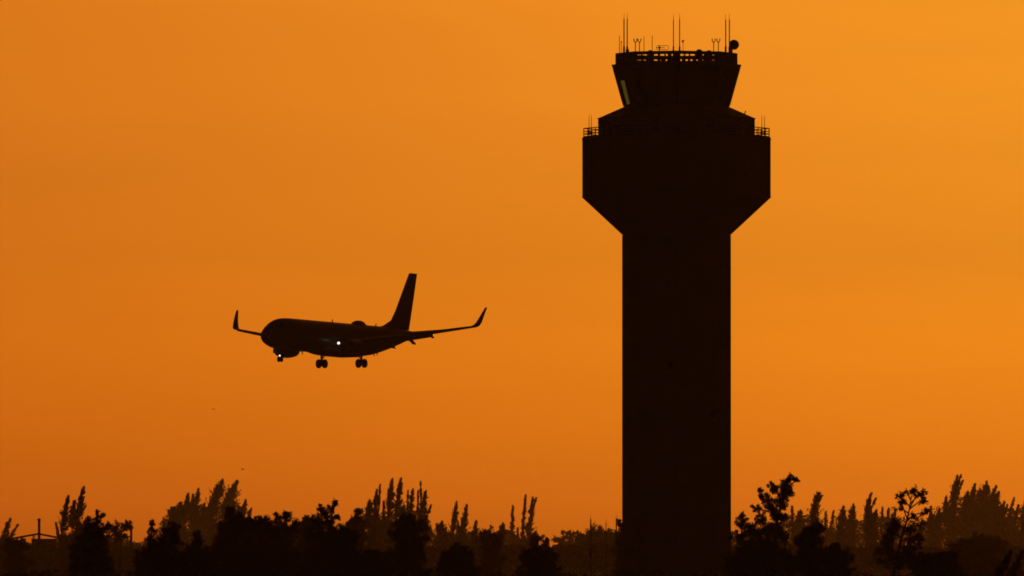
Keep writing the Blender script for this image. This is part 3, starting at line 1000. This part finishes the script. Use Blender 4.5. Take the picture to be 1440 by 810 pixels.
bl(.72, 572, [(571, 728, 7), (562, 738, 9), (580, 738, 9), (592, 742, 7), (568, 756, 14), (586, 762, 12), (576, 782, 16), (556, 752, 8)], 'dark dense tree in front of the right half of the comb-like clump', body=False)
bl(.68, 642, [(640, 776, 9), (654, 779, 9), (630, 786, 10), (646, 792, 12)], 'low dark bush-like tree below the matching pair of spires')
bl(.7, 757, [(752, 776, 8), (764, 782, 8), (744, 788, 9), (758, 794, 11)], 'low dark bush-like tree below the two close columns')
bl(.62, 1044, [(1044, 727, 5.5), (1041, 738, 7), (1050, 746, 8), (1038, 756, 8), (1046, 770, 13), (1040, 792, 14)], 'dark small-headed tree touching the right edge of the tower shaft')
bl(.6, 1086, [(1109, 673, 5), (1120, 675, 3.6), (1103, 682, 8), (1088, 685, 6.5), (1095, 695, 10), (1109, 694, 7.5), (1070, 694, 5.5), (1078, 702, 7), (1085, 712, 9), (1100, 710, 8), (1064, 717, 6.5), (1070, 730, 9),
               (1090, 728, 8), (1102, 730, 7), (1062, 746, 11), (1086, 748, 12), (1075, 768, 14), (1100, 756, 8), (1092, 786, 15), (1066, 790, 14)],
   'big dark windblown tree with ragged gappy crown just right of the tower', body=False, dens=.9)
bl(.58, 1136, [(1147, 742, 7), (1157, 743, 4), (1137, 750, 9), (1146, 758, 10), (1128, 762, 11), (1138, 776, 13), (1126, 792, 15)], 'dark bushy tree with a drooping right arm beside the big windblown tree', body=False)
bl(.57, 1172, [(1176, 772, 7), (1168, 780, 10), (1184, 784, 8), (1172, 796, 12)], 'low dark bush between the drooping-armed tree and the sparse thin tree')
bl(.56, 1318, [(1316, 784, 7), (1302, 788, 9), (1288, 784, 8), (1290, 796, 11), (1340, 784, 4.5), (1330, 790, 6)], 'low dark spreading bush right of the sparse thin tree')


def sparse_tree():
    k = .6
    Y = 1000 * k
    px = Y / F
    foot = at(1250, 758, Y)
    foot.z = 0
    root = empty('broadleaf_tree', foot)
    tag(root, 'sparse thin tree with see-through twiggy crown and slanting trunk, in front of pale pines', 'tree', GB)
    tm = MB()
    P = lambda x, y, d=0: at(x, y, Y) + Vector((0, d, 0)) - foot
    stem = [Vector((0, 0, 0)), P(1256, 810), P(1262, 780), P(1269, 752), P(1276, 730), P(1279, 715), P(1281, 700)]
    tm.tube(stem, [.12, .095, .08, .065, .05, .035, .015], 8)
    Q = []
    tips = []
    for (sx, sy, ex, ey) in ((1276, 730, 1262, 700), (1279, 715, 1296, 690), (1279, 716, 1303, 704), (1276, 730, 1304, 722), (1270, 750, 1298, 738), (1281, 701, 1288, 688),
                             (1281, 704, 1272, 692), (1278, 722, 1259, 716), (1272, 744, 1252, 734), (1268, 756, 1246, 752), (1266, 762, 1292, 758), (1262, 778, 1240, 770), (1262, 780, 1288, 774),
                             (1258, 796, 1282, 792), (1258, 800, 1238, 790), (1279, 712, 1268, 706), (1280, 708, 1300, 696), (1276, 733, 1288, 726)):
        d = rng.uniform(-1, 1) * 12 * px
        a, e_ = P(sx, sy), P(ex, ey, d)
        mid = a.lerp(e_, .55) + Vector((0, 0, .15 if ey < sy else -.05))
        tm.tube([a, mid, e_], [.045, .03, .01], 5)
        up = ey < 733
        nl = 8 if up else 12
        for _ in range(nl):
            q = mid.lerp(e_, rng.uniform(.1, 1.08)) + Vector(rng.normal(scale=(2.6 if up else 4.5) * px, size=3))
            tm.tube([mid.lerp(e_, .5), q], [.014, .006], 4)
            n = int(rng.integers(9, 20)) if up else int(rng.integers(18, 34))
            pts = np.array(q) + rng.normal(scale=(1.3 if up else 2.4) * px, size=(n, 3))
            Q.append(leaves(pts, rng.normal(size=(n, 3)) + np.array([1., 0, -.1]), 3.3 * px, 1.5 * px))
    for (x, y, r_) in ((1250, 778, 9), (1270, 786, 10), (1284, 768, 8), (1246, 758, 6), (1258, 740, 6), (1262, 796, 14), (1290, 790, 9), (1280, 748, 6), (1250, 764, 7), (1291, 755, 6), (1243, 776, 8), (1278, 772, 8), (1254, 748, 5), (1298, 704, 3.4), (1284, 692, 3.4), (1266, 698, 3.2), (1302, 718, 3)):
        Q.append(clump(P(x, y, rng.uniform(-1, 1) * 6 * px), r_ * px, px, .55))
    tm.build('trunk', M['bark'], root, smooth=True)
    quads_to_obj('crown', np.concatenate(Q), M['leaves_near'], root)


sparse_tree()


def leaning_shrub():
    k = .56
    tree('pine', k, 1398, [(1419, 773, 1402, 812, 6.5), (1436, 773, 1422, 815, 6), (1410, 790, 1398, 820, 6)], 'low dark right-leaning feathery tree near the bottom right corner', GB, name='leaning_tree', dens=1.3)


leaning_shrub()


# ---- undergrowth masses nobody could count
def mass(name, Y, x0, x1, ytop, amp, px_leaf, n, zmin, m_, depth, top=None):
    px = Y / F
    xs_ = rng.uniform(x0, x1, n)
    if top:
        ytop = np.interp(xs_, [q[0] for q in top], [q[1] for q in top])
    prof_ = ytop + amp * (np.sin(xs_ * .045 + Y) + .6 * np.sin(xs_ * .11 + 1.3 + Y) + .35 * np.sin(xs_ * .31)) / 1.95
    cols = rng.normal(size=4000) * rng.choice((.3, .6, 1.0, 2.2), 4000)
    if top:
        prof_ = prof_ - 2.4 * cols[((xs_ + 200) / 2.6).astype(int) % 4000] - 2.2 * cols[2000 + ((xs_ + 200) / 9).astype(int) % 1900]
    ytop_z = CAM_Z + (758 - prof_) * px
    z = zmin + (ytop_z - zmin) * rng.uniform(0, 1, n) ** .8
    P = np.stack([(xs_ - 720) * px, Y + rng.uniform(-depth, depth, n), z], 1)
    D = rng.normal(size=(n, 3)) + np.array([0, 0, .6])
    o = quads_to_obj(name, leaves(P, D, px_leaf * px, px_leaf * .6 * px), m_)
    tag(o, kind='stuff')
    return o


WOOD = [(-160, 752), (0, 766), (72, 766), (88, 754), (125, 750), (150, 757), (200, 764), (222, 752), (236, 722), (260, 711), (330, 709), (350, 730), (380, 742), (480, 744), (500, 735), (515, 722), (598, 726), (612, 752),
        (700, 755), (745, 758), (768, 768), (785, 765), (815, 758), (860, 754), (900, 752), (1030, 752), (1100, 734), (1150, 732), (1163, 752), (1176, 734), (1240, 728), (1300, 736), (1326, 718), (1348, 706), (1392, 704), (1408, 714), (1440, 722), (1600, 735)]
tag(mass('distant_wood', 5000, -160, 1600, 754, 3, 4.0, 110000, .3, M['leaves'], 80, WOOD), 'continuous dark wood filling the skyline behind and below the single pines', 'wood')
tag(mass('roadside_thicket', 2600, -140, 1580, 768, 6, 4.5, 100000, .3, M['leaves'], 30), 'brownish tangled thicket running along the foot of the far pines', 'thicket')
tag(mass('foreground_scrub', 800, -100, 1540, 806, 6, 5.0, 60000, .2, M['leaves_near'], 14), 'blackish low scrub along the bottom edge of the picture', 'scrub')


# ------------------------------------------------------------------ poles and shelter
def pole(k, x, ytop, r_px, label, name='utility_pole', top=None, group=None):
    Y = 1000 * k
    px = Y / F
    f = at(x, 758, Y)
    f.z = 0
    root = empty(name, f)
    tag(root, label, 'pole', group)
    H = zat(ytop, Y)
    m_ = MB()
    m_.tube([(0, 0, 0), (0, 0, H * .6), (0, 0, H)], [r_px * px * 1.15, r_px * px, r_px * px * .9], 10)
    m_.build('shaft', M['pole'], root, smooth=True)
    return root, H, px


r_, H, px = pole(2.65, 55, 730.5, 2.1, 'thick stubby dark pole standing alone in front of the open shelter')
w = MB()
w.lathe([(-.3, .02), (-.26, .38), (.02, .42), (.2, .2), (.26, .02)], (0, 0, H + .04), n=12)
w.box((-.36, 0, H - .1), (.4, .16, .2))
w.build('cap', M['dark_metal'], r_)
r_, H, px = pole(2.65, 184.5, 744, 1.9, 'short dark pole with a drooping side arm right of the loose spreading tree')
w = MB()
w.tube([(0, 0, H - .6), (-.7, 0, H - .1), (-1.2, 0, H - .32)], [.14, .12, .1], 8)
w.lathe([(-.3, .02), (-.15, .33), (.1, .36), (.25, .06)], (0, 0, H + .05), n=10)
w.build('side_arm', M['dark_metal'], r_)
gp = 'thin poles left of the tower'
for x, yt_, k, rr_, lab in ((830.6, 730, 1.15, 1.05, 'thin dark pole standing before the left side of the domed tree, thickest of three'),
                            (852.3, 735, 1.3, .65, 'very thin faint pole, middle one of three left of the tower'),
                            (866.7, 729.5, 1.1, 1.0, 'thin dark pole closest to the tower shaft, by the small dark crown')):
    r_, H, px = pole(k, x, yt_, rr_, lab, 'slender_pole', group=gp)
    w = MB()
    w.tube([(0, 0, H), (0, 0, H + 7 * px)], [.022, .012], 6)
    w.build('spike', M['dark_metal'], r_)

# open gabled shelter on posts
Y = 2720.0
px = Y / F
x0, x1, xm = at(10, 758, Y).x, at(82, 758, Y).x, at(54, 758, Y).x
zl, zm, zr = zat(757.5, Y), zat(749.5, Y), zat(755, Y)
sx = (x0 + x1) / 2
sh = empty('open_shelter', (sx, Y, 0))
tag(sh, 'open sided shelter with a low gabled roof behind the thick stubby pole', 'shelter')
m_ = MB()
for (xa, za, xb, zb_) in ((x0, zl, xm, zm), (xm, zm, x1, zr)):
    m_.add([(xa - sx, -4, za), (xb - sx, -4, zb_), (xb - sx, 4, zb_), (xa - sx, 4, za), (xa - sx, -4, za - .42), (xb - sx, -4, zb_ - .42), (xb - sx, 4, zb_ - .42), (xa - sx, 4, za - .42)],
           [(0, 1, 2, 3), (7, 6, 5, 4), (0, 4, 5, 1), (1, 5, 6, 2), (2, 6, 7, 3), (3, 7, 4, 0)])
m_.build('roof', M['tin'], sh)
for fx, zz in ((.06, 0), (.52, 0), (.96, 0)):
    for yy in (-3.6, 3.6):
        xx = x0 + (x1 - x0) * fx
        za = zl + (zm - zl) * (xx - x0) / (xm - x0) if xx < xm else zm + (zr - zm) * (xx - xm) / (x1 - xm)
        MB().box((xx - sx, yy, (za - .44) / 2), (.22, .22, za - .44)).build('post', M['pole'], sh)
w = MB()
a, b2 = at(45, 758, Y).x, at(79, 758, Y).x
w.box(((a + b2) / 2 - sx, -3.2, (zr - .45) / 2), (b2 - a, .2, zr - .45))
w.build('wall', M['tin'], sh)

# ------------------------------------------------------------------ haze
hz = MB()
B_ = EXT + 150
hz.add([(x, y, z) for z in (-1.0, 72.0) for x, y in ((-B_, -B_), (B_, -B_), (B_, B_), (-B_, B_))],
       [(3, 2, 1, 0), (4, 5, 6, 7), (0, 1, 5, 4), (1, 2, 6, 5), (2, 3, 7, 6), (3, 0, 4, 7)])
hm = bpy.data.materials.new('haze_air')
hm.use_nodes = True
t = hm.node_tree
t.nodes.clear()
out = t.nodes.new('ShaderNodeOutputMaterial')
pv = t.nodes.new('ShaderNodeVolumePrincipled')
pv.inputs['Color'].default_value = (0.92, 0.82, 0.7, 1)
pv.inputs['Density'].default_value = 1.85e-5
pv.inputs['Anisotropy'].default_value = 0.7
t.links.new(pv.outputs[0], out.inputs['Volume'])
ho = hz.build('haze', hm)
tag(ho, kind='stuff')

# ------------------------------------------------------------------ sky and sun
SUN_EL, SUN_AZ = R(5.5), R(7.0)         # azimuth to the right of the view axis (+Y)
W = bpy.data.worlds.new('World')
S.world = W
W.use_nodes = True
t = W.node_tree
bg = t.nodes['Background']
sky = t.nodes.new('ShaderNodeTexSky')
sky.sky_type = 'NISHITA'
sky.sun_disc = False
sky.sun_elevation = SUN_EL
sky.sun_rotation = SUN_AZ
sky.altitude = 0
sky.air_density = 1.0
sky.dust_density = 5.0
sky.ozone_density = 1.0
tint = t.nodes.new('ShaderNodeMix')
tint.data_type = 'RGBA'
tint.blend_type = 'MULTIPLY'
tint.inputs['Factor'].default_value = 1
geo = t.nodes.new('ShaderNodeTexCoord')
sep = t.nodes.new('ShaderNodeSeparateXYZ')
t.links.new(geo.outputs['Generated'], sep.inputs[0])
mr = t.nodes.new('ShaderNodeMapRange')
mr.inputs['From Min'].default_value = 0.0
mr.inputs['From Max'].default_value = 1.0
sq = t.nodes.new('ShaderNodeMath')
sq.operation = 'POWER'
sq.inputs[1].default_value = 0.5
mxz = t.nodes.new('ShaderNodeMath')
mxz.operation = 'MAXIMUM'
mxz.inputs[1].default_value = 0.0
t.links.new(sep.outputs['Z'], mxz.inputs[0])
t.links.new(mxz.outputs[0], sq.inputs[0])
t.links.new(sq.outputs[0], mr.inputs['Value'])
ramp = t.nodes.new('ShaderNodeValToRGB')
SKYM = [(0.0, 1.0, .42, .105), (.2, 1.0, .44, .105), (.5, .79, .378, .077), (1.0, .555, .289, .064), (1.5, .371, .203, .051), (2.0, .302, .165, .045), (3.0, .232, .124, .031), (5.5, .18, .09, .02), (15, .13, .05, .008), (35, .1, .035, .004)]
els = ramp.color_ramp.elements
while len(els) < len(SKYM):
    els.new(0.5)
for e_, (d_, r_, g_, b_) in zip(els, SKYM):
    e_.position = math.sqrt(math.sin(R(d_)))
    e_.color = (r_, g_, b_, 1)
t.links.new(mr.outputs[0], ramp.inputs['Fac'])
dot = t.nodes.new('ShaderNodeVectorMath')
dot.operation = 'DOT_PRODUCT'
dot.inputs[1].default_value = (math.sin(SUN_AZ) * math.cos(SUN_EL), math.cos(SUN_AZ) * math.cos(SUN_EL), math.sin(SUN_EL))
t.links.new(geo.outputs['Generated'], dot.inputs[0])
acs = t.nodes.new('ShaderNodeMath')
acs.operation = 'ARCCOSINE'
acs.use_clamp = False
t.links.new(dot.outputs['Value'], acs.inputs[0])
ma = t.nodes.new('ShaderNodeMapRange')
ma.inputs['From Max'].default_value = R(60)
t.links.new(acs.outputs[0], ma.inputs['Value'])
ramp2 = t.nodes.new('ShaderNodeValToRGB')
SKYA = [(0, .8, 1.04, 1), (5, .88, 1.04, 1), (7, .98, 1.04, 1), (8, .98, 1.0, .97), (10, 1.04, .97, .95), (12, 1.1, .95, .93), (16, .8, .62, .55), (25, .34, .24, .18), (40, .16, .1, .08), (60, .2, .12, .08)]
els = ramp2.color_ramp.elements
while len(els) < len(SKYA):
    els.new(0.5)
for e_, (d_, r_, g_, b_) in zip(els, SKYA):
    e_.position = d_ / 60
    e_.color = (r_, g_, b_, 1)
t.links.new(ma.outputs[0], ramp2.inputs['Fac'])
mm = t.nodes.new('ShaderNodeMix')
mm.data_type = 'RGBA'
mm.blend_type = 'MULTIPLY'
mm.inputs['Factor'].default_value = 1
t.links.new(ramp.outputs['Color'], mm.inputs['A'])
t.links.new(ramp2.outputs['Color'], mm.inputs['B'])
mp = t.nodes.new('ShaderNodeMapping')
mp.inputs['Scale'].default_value = (14, 14, 130)
t.links.new(geo.outputs['Generated'], mp.inputs['Vector'])
nz = t.nodes.new('ShaderNodeTexNoise')
nz.inputs['Scale'].default_value = 1.0
nz.inputs['Detail'].default_value = 5
t.links.new(mp.outputs[0], nz.inputs['Vector'])
mn = t.nodes.new('ShaderNodeMapRange')
mn.inputs['From Min'].default_value = .3
mn.inputs['From Max'].default_value = .7
mn.inputs['To Min'].default_value = .972
mn.inputs['To Max'].default_value = 1.028
t.links.new(nz.outputs['Fac'], mn.inputs['Value'])
mv = t.nodes.new('ShaderNodeVectorMath')
mv.operation = 'SCALE'
t.links.new(mm.outputs['Result'], mv.inputs[0])
t.links.new(mn.outputs[0], mv.inputs['Scale'])
t.links.new(mv.outputs[0], tint.inputs['B'])
t.links.new(sky.outputs[0], tint.inputs['A'])
t.links.new(tint.outputs['Result'], bg.inputs['Color'])
bg.inputs['Strength'].default_value = 0.1

sd = bpy.data.lights.new('sun', 'SUN')
so = bpy.data.objects.new('sun', sd)
C.objects.link(so)
sd.energy = 0.3
sd.angle = R(0.5)
sd.color = (1.0, 0.3, 0.04)
to_sun = Vector((math.sin(SUN_AZ) * math.cos(SUN_EL), math.cos(SUN_AZ) * math.cos(SUN_EL), math.sin(SUN_EL)))
so.rotation_euler = to_sun.to_track_quat('Z', 'Y').to_euler()
so.location = (0, -50, 60)

S.view_settings.view_transform = 'Standard'
S.view_settings.look = 'None'
S.view_settings.gamma = 1
S.view_settings.exposure = 0
S.render.engine = 'CYCLES'
S.cycles.use_denoising = True
S.cycles.filter_width = 1.75
S.cycles.max_bounces = 6
S.cycles.transparent_max_bounces = 16
